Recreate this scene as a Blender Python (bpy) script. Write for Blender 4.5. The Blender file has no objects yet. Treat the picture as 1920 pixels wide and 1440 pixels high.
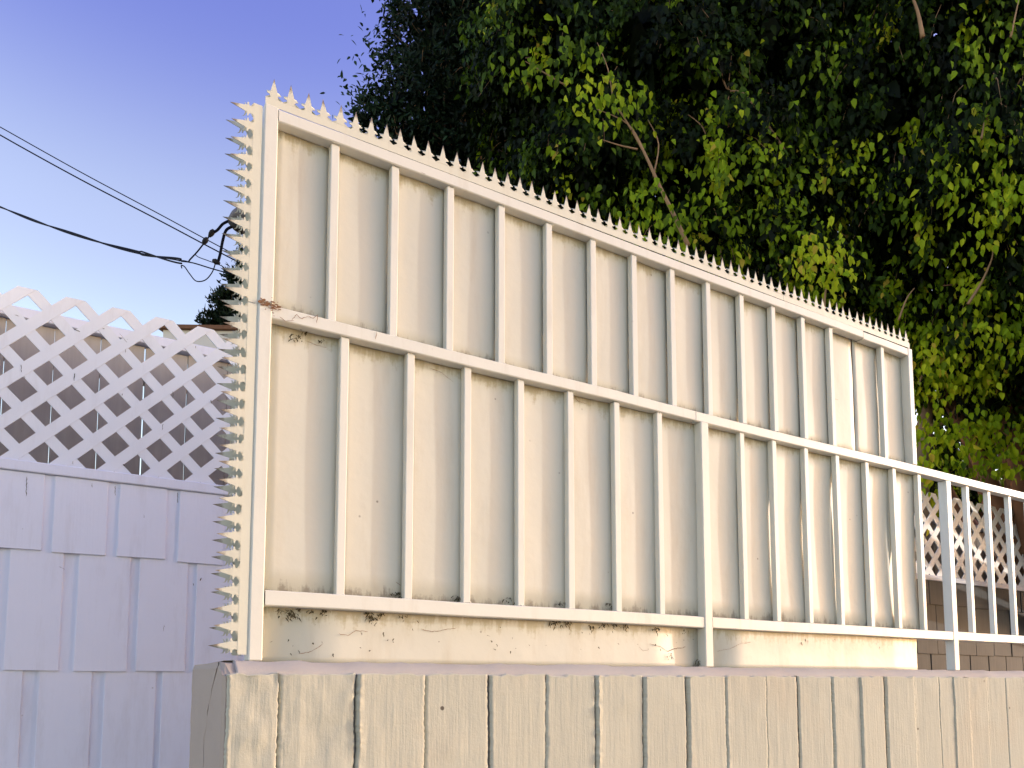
import bpy, bmesh, math, random
import numpy as np
from mathutils import Vector, Matrix, noise as mnoise

SC = bpy.context.scene
COL = SC.collection
rnd = random.Random(11)
rad = math.radians

# ------------------------------------------------------------------ camera
CAM_D, CAM_H, FPX, PITCH = 1.6, 1.55, 1442.0, rad(4.9)
YPP = 1278 - FPX * math.tan(PITCH)
TH = math.atan(2392 * math.cos(PITCH) / FPX)
cam_d = bpy.data.cameras.new('camera')
cam = bpy.data.objects.new('camera', cam_d)
COL.objects.link(cam)
cam_d.sensor_width = 36
cam_d.lens = FPX / 1920 * 36
cam_d.shift_y = (YPP - 720) / 1920
cam_d.clip_start = 0.05
cam_d.clip_end = 2000
cam.location = (0, -CAM_D, CAM_H)
cam.rotation_euler = (math.pi / 2 + PITCH, 0, TH - math.pi / 2)
SC.camera = cam

# ------------------------------------------------------------------ light
SUN_EL, SUN_OFF = rad(12), rad(17)          # the sun grazes the fence from the right, in front of it
SUN_DIR = Vector((math.cos(SUN_OFF) * math.cos(SUN_EL), -math.sin(SUN_OFF) * math.cos(SUN_EL), math.sin(SUN_EL)))
world = bpy.data.worlds.new('World')
SC.world = world
world.use_nodes = True
wn, wl = world.node_tree.nodes, world.node_tree.links
bg = wn['Background']
sky = wn.new('ShaderNodeTexSky')
sky.sky_type = 'NISHITA'
sky.sun_disc = False
sky.sun_elevation = SUN_EL
sky.sun_rotation = math.atan2(SUN_DIR.x, SUN_DIR.y)
sky.air_density, sky.dust_density, sky.ozone_density = 1.0, 1.0, 2.0
tint = wn.new('ShaderNodeMix')
tint.data_type = 'RGBA'
tint.blend_type = 'MULTIPLY'
tint.inputs[0].default_value = 1.0
# whitish haze towards the horizon, deeper lavender blue overhead, the same all round
wtc = wn.new('ShaderNodeTexCoord')
wsep = wn.new('ShaderNodeSeparateXYZ')
wrmp = wn.new('ShaderNodeValToRGB')
wrmp.color_ramp.interpolation = 'EASE'
wrmp.color_ramp.elements.new(0.5)
for e, (p, c) in zip(wrmp.color_ramp.elements, ((0.30, (2.45, 1.84, 1.45, 1)), (0.48, (2.02, 1.40, 1.30, 1)), (0.68, (1.07, 0.77, 1.27, 1)))):
    e.position = p
    e.color = c
wl.new(wtc.outputs['Generated'], wsep.inputs[0])
wl.new(wsep.outputs[2], wrmp.inputs[0])
wl.new(wrmp.outputs[0], tint.inputs[7])
wl.new(sky.outputs[0], tint.inputs[6])
wl.new(tint.outputs[2], bg.inputs[0])
bg.inputs[1].default_value = 0.15
sun_d = bpy.data.lights.new('sun', 'SUN')
sun_d.energy = 0.82
sun_d.angle = rad(0.6)
sun_d.color = (1.0, 0.95, 0.88)
sun = bpy.data.objects.new('sun', sun_d)
COL.objects.link(sun)
sun.rotation_euler = (-SUN_DIR).to_track_quat('-Z', 'Y').to_euler()
SC.view_settings.view_transform = 'Standard'
SC.view_settings.look = 'None'
SC.view_settings.gamma = 1
SC.view_settings.use_curve_mapping = False
SC.view_settings.exposure = 1.22
SC.render.engine = 'CYCLES'
SC.cycles.max_bounces = 8
SC.cycles.diffuse_bounces = 4
SC.cycles.transparent_max_bounces = 4

# ------------------------------------------------------------------ placing
_c, _s = math.cos(TH), math.sin(TH)
_fw = Vector((_c * math.cos(PITCH), _s * math.cos(PITCH), math.sin(PITCH)))
_up = Vector((-_c * math.sin(PITCH), -_s * math.sin(PITCH), math.cos(PITCH)))
_rt = Vector((_s, -_c, 0))
EYE = Vector((0, -CAM_D, CAM_H))

def at(px, py, Y):
    """point on the plane y = Y that the photograph shows at pixel (px, py)"""
    d = _fw + _rt * ((px - 960) / FPX) + _up * ((YPP - py) / FPX)
    return EYE + d * ((Y + CAM_D) / d.y)

def deep(px, py, z):
    """point z metres in front of the lens, seen at pixel (px, py)"""
    return EYE + (_fw + _rt * ((px - 960) / FPX) + _up * ((YPP - py) / FPX)) * z

def to_px(P):
    v = Vector(P) - EYE
    z = v.dot(_fw)
    return 960 + FPX * v.dot(_rt) / z, YPP - FPX * v.dot(_up) / z, z

# ------------------------------------------------------------------ object helpers
def link(o, parent=None):
    COL.objects.link(o)
    if parent:
        o.parent = parent
    return o

def tag(o, label=None, cat=None, group=None, kind=None):
    for k, v in (('label', label), ('category', cat), ('group', group), ('kind', kind)):
        if v:
            o[k] = v
    return o

def thing(name, label, cat, loc=(0, 0, 0), group=None):
    o = bpy.data.objects.new(name, None)
    o.empty_display_size = 0.1
    o.location = loc
    link(o)
    return tag(o, label, cat, group)

def me_from(name, verts, faces, mat=None, smooth=False):
    me = bpy.data.meshes.new(name)
    me.from_pydata([tuple(v) for v in verts], [], faces)
    me.update()
    if mat:
        me.materials.append(mat)
    if smooth:
        me.polygons.foreach_set('use_smooth', [True] * len(me.polygons))
    return me

def obj(name, me, parent=None, loc=None):
    o = bpy.data.objects.new(name, me)
    if parent is not None:                       # things sit at their own base; parts are given in world space
        base = Vector(parent.location)
        if parent.parent:
            base = base + Vector(parent.parent.location)
        o.location = (Vector(loc) if loc is not None else Vector()) - base
    elif loc is not None:
        o.location = loc
    return link(o, parent)

def bm_obj(name, bm, mat, parent=None, smooth=False):
    bmesh.ops.recalc_face_normals(bm, faces=bm.faces)
    me = bpy.data.meshes.new(name)
    bm.to_mesh(me)
    bm.free()
    me.materials.append(mat)
    if smooth:
        me.polygons.foreach_set('use_smooth', [True] * len(me.polygons))
    return obj(name, me, parent)

def box_bm(x0, x1, y0, y1, z0, z1, bev=0.0, bm=None, seg=1):
    own = bm is None
    if own:
        bm = bmesh.new()
    vs = [bm.verts.new(p) for p in ((x0, y0, z0), (x1, y0, z0), (x1, y1, z0), (x0, y1, z0), (x0, y0, z1), (x1, y0, z1), (x1, y1, z1), (x0, y1, z1))]
    fs = [bm.faces.new([vs[i] for i in f]) for f in ((0, 3, 2, 1), (4, 5, 6, 7), (0, 1, 5, 4), (1, 2, 6, 5), (2, 3, 7, 6), (3, 0, 4, 7))]
    if bev and own:
        bmesh.ops.bevel(bm, geom=list(bm.edges), offset=bev, segments=seg, affect='EDGES', profile=0.6)
    return bm

def box(name, x0, x1, y0, y1, z0, z1, mat, parent=None, bev=0.0, seg=1):
    return bm_obj(name, box_bm(x0, x1, y0, y1, z0, z1, bev, seg=seg), mat, parent)

def tube_mesh(pts, radii, n=8, bm=None, caps=True):
    bm = bm or bmesh.new()
    pts = [Vector(p) for p in pts]
    if not hasattr(radii, '__len__'):
        radii = [radii] * len(pts)
    rings = []
    for i, p in enumerate(pts):
        t = (pts[min(i + 1, len(pts) - 1)] - pts[max(i - 1, 0)]).normalized()
        a = t.cross(Vector((0.31, 0.2, 0.93)))
        if a.length < 1e-3:
            a = t.cross(Vector((1, 0, 0)))
        a.normalize()
        b = t.cross(a)
        rings.append([bm.verts.new(p + (a * math.cos(2 * math.pi * k / n) + b * math.sin(2 * math.pi * k / n)) * radii[i]) for k in range(n)])
    for r0, r1 in zip(rings, rings[1:]):
        for k in range(n):
            bm.faces.new((r0[k], r0[(k + 1) % n], r1[(k + 1) % n], r1[k]))
    if caps:
        bm.faces.new(rings[0][::-1])
        bm.faces.new(rings[-1])
    return bm

def smooth_path(pts, k=6):
    """Catmull-Rom through the points"""
    P = [Vector(p) for p in pts]
    out = []
    for i in range(len(P) - 1):
        p0, p1, p2, p3 = P[max(i - 1, 0)], P[i], P[i + 1], P[min(i + 2, len(P) - 1)]
        for j in range(k):
            t = j / k
            out.append(0.5 * ((2 * p1) + (p2 - p0) * t + (2 * p0 - 5 * p1 + 4 * p2 - p3) * t * t + (3 * p1 - p0 - 3 * p2 + p3) * t ** 3))
    out.append(P[-1])
    return out

# ------------------------------------------------------------------ materials
def new_mat(name):
    m = bpy.data.materials.new(name)
    m.use_nodes = True
    nt = m.node_tree
    return m, nt, nt.nodes['Principled BSDF']

def node(nt, typ, **kw):
    n = nt.nodes.new(typ)
    for k, v in kw.items():
        if k in n.inputs:
            n.inputs[k].default_value = v
        else:
            setattr(n, k, v)
    return n

def coords(nt, scale=(1, 1, 1)):
    g = node(nt, 'ShaderNodeNewGeometry')
    mp = node(nt, 'ShaderNodeMapping')
    mp.inputs['Scale'].default_value = scale
    nt.links.new(g.outputs['Position'], mp.inputs['Vector'])
    return mp.outputs[0]

def noise(nt, vec, scale, detail=4, rough=0.6):
    n = node(nt, 'ShaderNodeTexNoise')
    n.inputs['Scale'].default_value = scale
    n.inputs['Detail'].default_value = detail
    n.inputs['Roughness'].default_value = rough
    nt.links.new(vec, n.inputs['Vector'])
    return n.outputs['Fac']

def ramp(nt, fac, stops):
    r = node(nt, 'ShaderNodeValToRGB')
    el = r.color_ramp.elements
    while len(el) < len(stops):
        el.new(0.5)
    for e, (p, c) in zip(el, stops):
        e.position = p
        e.color = (*c, 1) if len(c) == 3 else c
    nt.links.new(fac, r.inputs[0])
    return r.outputs[0]

def mixc(nt, fac, a, b, mode='MIX'):
    m = node(nt, 'ShaderNodeMix', data_type='RGBA', blend_type=mode)
    for sock, v in ((0, fac), (6, a), (7, b)):
        if hasattr(v, 'is_linked'):
            nt.links.new(v, m.inputs[sock])
        elif sock == 0:
            m.inputs[0].default_value = v
        else:
            m.inputs[sock].default_value = (*v, 1)
    return m.outputs[2]

def bump(nt, bsdf, h, strength=0.3, dist=0.002, normal=None):
    b = node(nt, 'ShaderNodeBump')
    b.inputs['Strength'].default_value = strength
    b.inputs['Distance'].default_value = dist
    nt.links.new(h, b.inputs['Height'])
    if normal:
        nt.links.new(normal, b.inputs['Normal'])
    nt.links.new(b.outputs[0], bsdf.inputs['Normal'])
    return b.outputs[0]

def paint(name, base, rough=0.45, stain=(0.35, 0.27, 0.15), stain_amt=0.35, rust=0.0, flecks=0.0, speck=0.25, dent=0.12, grain=0.0):
    m, nt, b = new_mat(name)
    v = coords(nt)
    vz = coords(nt, (1, 1, 0.18))
    c = mixc(nt, noise(nt, v, 2.3, 3), tuple(x * 0.93 for x in base), tuple(min(1, x * 1.04) for x in base))
    st = ramp(nt, noise(nt, vz, 14, 6, 0.7), [(0.52, (0, 0, 0)), (0.78, (stain_amt,) * 3)])
    c = mixc(nt, st, c, stain)
    if speck:
        vo = node(nt, 'ShaderNodeTexVoronoi', feature='F1')
        vo.inputs['Scale'].default_value = 17
        vo.inputs['Randomness'].default_value = 1
        nt.links.new(v, vo.inputs['Vector'])
        sp = ramp(nt, vo.outputs['Distance'], [(0.035, (1, 1, 1)), (0.06, (0, 0, 0))])
        gate = ramp(nt, noise(nt, v, 7, 2), [(0.55, (0, 0, 0)), (0.62, (speck,) * 3)])
        mu = mixc(nt, 1.0, sp, gate, 'MULTIPLY')
        c = mixc(nt, mu, c, (0.06, 0.045, 0.03))
    if rust:
        ru = ramp(nt, noise(nt, v, 23, 8, 0.75), [(0.66, (0, 0, 0)), (0.74, (rust,) * 3)])
        c = mixc(nt, ru, c, (0.16, 0.06, 0.02))
    if flecks:
        fl = ramp(nt, noise(nt, v, 55, 6, 0.8), [(0.68, (0, 0, 0)), (0.76, (flecks,) * 3)])
        c = mixc(nt, fl, c, (0.12, 0.11, 0.10))
    nt.links.new(c, b.inputs['Base Color'])
    b.inputs['Roughness'].default_value = rough
    n0 = bump(nt, b, noise(nt, v, 60, 5, 0.6), 0.25, 0.0015)
    n0 = bump(nt, b, noise(nt, v, 7, 3, 0.5), dent, 0.012, n0)
    if grain:
        bump(nt, b, noise(nt, coords(nt, (1, 1, 0.05)), 70, 4, 0.6), grain, 0.002, n0)
    return m

CREAM = (0.54, 0.535, 0.45)
M_FRAME = paint('cream_frame_paint', (0.625, 0.63, 0.56), 0.38, stain_amt=0.30, rust=0.35)
M_SHEET = paint('cream_sheet_paint', CREAM, 0.5, stain_amt=0.3, speck=0.6, dent=0.3)
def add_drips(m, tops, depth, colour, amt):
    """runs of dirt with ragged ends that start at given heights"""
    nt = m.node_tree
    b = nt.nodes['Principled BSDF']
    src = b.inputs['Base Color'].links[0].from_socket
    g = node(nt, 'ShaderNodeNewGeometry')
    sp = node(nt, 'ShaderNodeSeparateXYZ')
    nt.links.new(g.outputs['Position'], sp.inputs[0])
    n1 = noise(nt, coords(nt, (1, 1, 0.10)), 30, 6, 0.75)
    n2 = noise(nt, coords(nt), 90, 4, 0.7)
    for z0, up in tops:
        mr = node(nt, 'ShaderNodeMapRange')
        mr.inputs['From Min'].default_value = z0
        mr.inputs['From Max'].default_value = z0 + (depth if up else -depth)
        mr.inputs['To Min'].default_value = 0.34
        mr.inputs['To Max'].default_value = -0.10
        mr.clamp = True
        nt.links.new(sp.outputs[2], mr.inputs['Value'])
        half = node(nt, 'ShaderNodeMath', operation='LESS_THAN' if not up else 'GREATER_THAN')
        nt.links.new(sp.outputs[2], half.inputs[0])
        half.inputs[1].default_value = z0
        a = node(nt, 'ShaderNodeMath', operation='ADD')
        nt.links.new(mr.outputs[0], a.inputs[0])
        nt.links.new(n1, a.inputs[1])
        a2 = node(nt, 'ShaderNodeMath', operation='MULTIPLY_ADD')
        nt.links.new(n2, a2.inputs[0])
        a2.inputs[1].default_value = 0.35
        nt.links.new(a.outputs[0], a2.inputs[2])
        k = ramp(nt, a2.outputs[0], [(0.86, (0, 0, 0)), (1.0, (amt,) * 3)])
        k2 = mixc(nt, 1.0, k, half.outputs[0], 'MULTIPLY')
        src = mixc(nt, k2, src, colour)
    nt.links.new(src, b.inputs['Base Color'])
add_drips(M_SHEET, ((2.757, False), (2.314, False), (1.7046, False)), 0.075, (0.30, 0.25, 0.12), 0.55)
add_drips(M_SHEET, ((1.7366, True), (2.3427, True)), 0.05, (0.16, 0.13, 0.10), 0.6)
M_SPIKE = paint('cream_spike_paint', (0.59, 0.59, 0.48), 0.45, stain_amt=0.30, rust=0.55, speck=0)
M_TIP = paint('spike_paint_with_rusty_tip', (0.57, 0.57, 0.465), 0.5, stain_amt=0.4, rust=0.6, speck=0)
def rust_tip(m):
    nt = m.node_tree
    b = nt.nodes['Principled BSDF']
    src = b.inputs['Base Color'].links[0].from_socket
    tc = node(nt, 'ShaderNodeTexCoord')
    sp = node(nt, 'ShaderNodeSeparateXYZ')
    nt.links.new(tc.outputs['Object'], sp.inputs[0])
    mr = node(nt, 'ShaderNodeMapRange')
    for k, v in (('From Min', 0.036), ('From Max', 0.064), ('To Min', 0.0), ('To Max', 0.62)):
        mr.inputs[k].default_value = v
    nt.links.new(sp.outputs[1], mr.inputs['Value'])
    a = node(nt, 'ShaderNodeMath', operation='ADD')
    nt.links.new(mr.outputs[0], a.inputs[0])
    nt.links.new(noise(nt, coords(nt), 45, 5, 0.7), a.inputs[1])
    k = ramp(nt, a.outputs[0], [(0.74, (0, 0, 0)), (1.0, (0.85,) * 3)])
    nt.links.new(mixc(nt, k, src, (0.13, 0.085, 0.05)), b.inputs['Base Color'])
rust_tip(M_TIP)
M_WHITE = paint('white_wood_paint', (0.70, 0.735, 0.85), 0.6, stain=(0.47, 0.46, 0.50), stain_amt=0.4, flecks=0.25, speck=0.5, dent=0.2, grain=0.35)
M_LATT = paint('white_lattice_paint', (0.69, 0.73, 0.80), 0.55, stain=(0.4, 0.38, 0.38), stain_amt=0.3, flecks=0.35, speck=0.6)
M_LATT2 = paint('sunlit_lattice_paint', (0.82, 0.83, 0.85), 0.5, stain=(0.4, 0.38, 0.38), stain_amt=0.2, speck=0.3)  # copy of the lattice paint, brightened to put sunlight into the colour
M_STUCCO = paint('pale_stucco', (0.85, 0.80, 0.70), 0.85, stain_amt=0.2, speck=0)
M_RUST = paint('rusty_scale', (0.20, 0.10, 0.045), 0.9, stain=(0.05, 0.03, 0.02), stain_amt=0.8, speck=0)

def wood(name, a, b_, rough=0.8, scale=1.0):
    m, nt, b = new_mat(name)
    v = coords(nt, (1, 1, 0.06))
    n1 = noise(nt, v, 38 * scale, 6, 0.65)
    c = mixc(nt, n1, a, b_)
    c = mixc(nt, ramp(nt, noise(nt, coords(nt), 3, 3), [(0.4, (0, 0, 0)), (0.7, (0.5,) * 3)]), c, tuple(x * 0.6 for x in a))
    nt.links.new(c, b.inputs['Base Color'])
    b.inputs['Roughness'].default_value = rough
    bump(nt, b, n1, 0.5, 0.003)
    return m

M_BOARD = wood('weathered_board', (0.33, 0.29, 0.255), (0.50, 0.45, 0.40))
M_GREYSH = wood('shaded_weathered_shingle', (0.07, 0.07, 0.068), (0.12, 0.12, 0.115))  # weathered grey, darkened further to hold heavy shading in the colour
M_BARK = wood('ficus_bark', (0.22, 0.14, 0.09), (0.36, 0.25, 0.17))
M_TWIG = wood('twig_bark', (0.30, 0.17, 0.08), (0.46, 0.29, 0.15), scale=3)
M_REDBARK = wood('reddish_bark', (0.16, 0.075, 0.04), (0.30, 0.15, 0.085), scale=0.6)
M_SHINGLE_ROOF = wood('brown_roofing', (0.16, 0.07, 0.03), (0.28, 0.13, 0.06))

def simple(name, base, rough=0.5, metal=0.0, spec=0.3):
    m, nt, b = new_mat(name)
    v = coords(nt)
    c = mixc(nt, noise(nt, v, 18, 4), tuple(x * 0.75 for x in base), tuple(min(1, x * 1.2) for x in base))
    nt.links.new(c, b.inputs['Base Color'])
    b.inputs['Roughness'].default_value = rough
    b.inputs['Metallic'].default_value = metal
    b.inputs['Specular IOR Level'].default_value = spec
    return m

M_CABLE = simple('black_cable', (0.006, 0.007, 0.016), 0.7, 0.0, 0.08)
M_GALV = simple('galvanised_steel', (0.17, 0.16, 0.17), 0.6, 0.15)
M_TAPE = simple('black_tape', (0.015, 0.013, 0.012), 0.7)
M_MOSS_SHADE = simple('moss_and_crack_shade', (0.045, 0.04, 0.02), 0.95)
M_ASPHALT = simple('asphalt', (0.06, 0.058, 0.055), 0.9)
M_PAVE = simple('pavement_concrete', (0.44, 0.39, 0.31), 0.9)
M_SOIL = simple('yard_soil', (0.20, 0.16, 0.11), 0.95)

def concrete(name, base, grain):
    m, nt, b = new_mat(name)
    v = coords(nt)
    c = mixc(nt, noise(nt, v, 5, 5, 0.7), tuple(x * 0.86 for x in base), tuple(min(1, x * 1.08) for x in base))
    pk = ramp(nt, noise(nt, v, 3.1, 4), [(0.5, (0, 0, 0)), (0.72, (0.45,) * 3)])
    c = mixc(nt, pk, c, (base[0] * 1.0, base[1] * 0.88, base[2] * 0.80))
    vo = node(nt, 'ShaderNodeTexVoronoi', feature='F1')
    vo.inputs['Scale'].default_value = 15
    nt.links.new(v, vo.inputs['Vector'])
    hole = ramp(nt, vo.outputs['Distance'], [(0.055, (1, 1, 1)), (0.08, (0, 0, 0))])
    gate = ramp(nt, noise(nt, v, 9, 2), [(0.58, (0, 0, 0)), (0.64, (0.9,) * 3)])
    hole = mixc(nt, 1.0, hole, gate, 'MULTIPLY')
    c = mixc(nt, hole, c, (0.07, 0.055, 0.04))
    nt.links.new(c, b.inputs['Base Color'])
    b.inputs['Roughness'].default_value = 0.92
    h1 = noise(nt, v, 120, 6, 0.7)
    n = bump(nt, b, h1, 0.35, 0.003)
    if grain:
        oi = node(nt, 'ShaderNodeObjectInfo')
        add = node(nt, 'ShaderNodeVectorMath', operation='ADD')
        sc = node(nt, 'ShaderNodeVectorMath', operation='SCALE')
        comb = node(nt, 'ShaderNodeCombineXYZ')
        nt.links.new(oi.outputs['Random'], comb.inputs[0])
        nt.links.new(oi.outputs['Random'], comb.inputs[2])
        nt.links.new(comb.outputs[0], sc.inputs[0])
        sc.inputs['Scale'].default_value = 37
        nt.links.new(coords(nt, (1, 1, 0.075)), add.inputs[0])
        nt.links.new(sc.outputs[0], add.inputs[1])
        g = noise(nt, add.outputs[0], 95, 4, 0.55)
        bump(nt, b, g, 0.75, 0.0023, n)
    return m

M_CONC = concrete('board_formed_concrete', (0.445, 0.445, 0.36), True)
M_CONC2 = concrete('smooth_concrete', (0.41, 0.385, 0.345), False)
M_CONC3 = concrete('shaded_end_concrete', (0.37, 0.32, 0.27), False)  # concrete copy for the end face, its shade put into a darker colour

def leaf_mat(name, stops, trans=0.35):
    m, nt, b = new_mat(name)
    a = node(nt, 'ShaderNodeAttribute', attribute_name='tone')
    oi = node(nt, 'ShaderNodeObjectInfo')
    c = ramp(nt, a.outputs['Fac'], stops)
    nt.links.new(c, b.inputs['Base Color'])
    b.inputs['Roughness'].default_value = 0.5
    b.inputs['Specular IOR Level'].default_value = 0.13
    tr = node(nt, 'ShaderNodeBsdfTranslucent')
    nt.links.new(c, tr.inputs[0])
    mx = node(nt, 'ShaderNodeMixShader')
    mx.inputs[0].default_value = trans
    nt.links.new(b.outputs[0], mx.inputs[1])
    nt.links.new(tr.outputs[0], mx.inputs[2])
    nt.links.new(mx.outputs[0], nt.nodes['Material Output'].inputs[0])
    return m

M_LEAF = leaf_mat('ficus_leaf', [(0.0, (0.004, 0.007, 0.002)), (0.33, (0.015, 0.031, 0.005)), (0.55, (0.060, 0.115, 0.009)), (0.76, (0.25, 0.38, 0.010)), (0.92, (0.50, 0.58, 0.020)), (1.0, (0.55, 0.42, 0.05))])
M_LEAF_B = leaf_mat('small_dark_leaf', [(0.0, (0.004, 0.009, 0.004)), (0.6, (0.012, 0.028, 0.011)), (1.0, (0.045, 0.09, 0.040))], 0.2)

# ------------------------------------------------------------------ ground
def sheet(name, x0, x1, y0, y1, z, mat):
    o = obj(name, me_from(name, [(x0, y0, z), (x1, y0, z), (x1, y1, z), (x0, y1, z)], [(0, 1, 2, 3)], mat))
    return tag(o, kind='structure')
sheet('ground', -400, 400, -400, 400, -0.13, M_SOIL)
sheet('road', -200, 200, -14, -3.2, -0.126, M_ASPHALT)
pv = box('pavement', -60, 60, -3.2, 0.12, -0.2, 0.0, M_PAVE)
tag(pv, kind='structure')
yd = box('yard', -60, 60, 0.12, 30, -0.2, -0.004, M_SOIL)
tag(yd, kind='structure')

# ------------------------------------------------------------------ concrete wall
WY0, WY1, WX0, WX1 = -0.15, 0.215, 0.272, 9.0
WTOP = 1.588
wall = thing('concrete_wall', 'board-formed beige concrete wall with a cracked left end under the cream fence', 'wall', (WX0, WY0, 0))
# core and smooth cap with a worn chamfer
bmw = bmesh.new()
xs = [WX0 + 0.026] + [WX0 + 0.03 + i * 0.03 for i in range(int((WX1 - WX0) / 0.03))]
prof = [(WY0 + 0.008, 0.0), (WY0 + 0.008, 1.562), (WY0 + 0.012, 1.569), (WY0 + 0.042, 1.588), (WY0 + 0.15, 1.590), (WY1, 1.588), (WY1, 0.0)]
prev = None
for x in xs:
    row = []
    for k, (y, z) in enumerate(prof):
        j = (rnd.uniform(-1, 1) * 0.0035) if 1 <= k <= 3 else 0
        row.append(bmw.verts.new((x, y + j * 0.5, z + j)))
    if prev:
        for k in range(len(prof) - 1):
            bmw.faces.new((prev[k], row[k], row[k + 1], prev[k + 1]))
    else:
        bmw.faces.new(row)
    prev = row
bmw.faces.new(prev[::-1])
bm_obj('wall_cap', bmw, M_CONC2, wall, True)

# left end face: two slabs either side of a jagged crack, front corner eased
crack = [(1.40 - 0.0, 0.0)]
zc = [1.593, 1.586, 1.575, 1.560, 1.548, 1.535, 1.520, 1.508, 1.495, 1.480, 1.460, 1.440, 1.415, 1.39, 1.34, 1.2, 0.8, 0.0]
yc = []
y = WY0 + 0.055
for i, z in enumerate(zc):
    y += rnd.uniform(-0.006, 0.007) + (0.012 if 2 < i < 12 else 0)
    yc.append(min(y, WY1 - 0.05))
gap = [1.3 * q for q in [0.007, 0.007, 0.006, 0.0055, 0.006, 0.0055, 0.005, 0.005, 0.004, 0.004, 0.003, 0.003, 0.002, 0.0015, 0.001, 0.0008, 0.0008, 0.0008]]
yc[0] -= 0.012
def end_slab(left):
    bm = bmesh.new()
    rows = []
    for i, z in enumerate(zc):
        zz = min(z, WTOP + 0.001)
        top = i == 0
        dx = 0.010 if top else (0.004 if i == 1 else 0.0)      # eased top arris
        if left:       # the street side, with the rounded corner
            e = yc[i] - gap[i] / 2
            pts = [(WX0 + 0.033, e, zz), (WX0 + dx, e, zz), (WX0 + 0.001 + dx, WY0 + 0.012, zz - (0.008 if top else 0)), (WX0 + 0.006 + dx, WY0 + 0.003, zz - (0.015 if top else 0)), (WX0 + 0.022, WY0 + 0.001, zz - (0.020 if top else 0)), (WX0 + 0.033, WY0 + 0.012, zz - (0.020 if top else 0))]
            pts = [(x_, y_, min(z_, 1.560 - i * 0.0002 + max(0.0, y_ - WY0 - 0.008) * 0.85) if y_ < WY0 + 0.045 else z_) for x_, y_, z_ in pts]
        else:
            e = yc[i] + gap[i] / 2
            pts = [(WX0 + 0.06, WY1, zz), (WX0 + 0.012 + dx, WY1 - 0.002, zz - (0.008 if top else 0)), (WX0 + 0.002 + dx, WY1 - 0.016, zz - (0.004 if top else 0)), (WX0 + dx, e + 0.03, zz), (WX0 + dx, e, zz), (WX0 + 0.06, e, zz)]
        rows.append([bm.verts.new((p[0] + rnd.uniform(-1, 1) * 0.0006, p[1], p[2])) for p in pts])
    for a, b in zip(rows, rows[1:]):
        for k in range(len(a)):
            k2 = (k + 1) % len(a)
            bm.faces.new((a[k], a[k2], b[k2], b[k]))
    bm.faces.new(rows[0])
    bm.faces.new(rows[-1][::-1])
    bm_obj('end_slab', bm, M_CONC3, wall)
# dark ribbon in the crack, its shade put into the colour
V = []
for z, y, g in zip(zc, yc, gap):
    V += [(WX0 + 0.0022, y - g / 2 - 0.0004, min(z, WTOP - 0.002)), (WX0 + 0.0022, y + g / 2 + 0.0004, min(z, WTOP - 0.002))]
obj('crack_shade', me_from('crack_shade', V, [(2 * i, 2 * i + 1, 2 * i + 3, 2 * i + 2) for i in range(len(zc) - 1)], M_MOSS_SHADE), wall)
end_slab(True)
end_slab(False)

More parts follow.
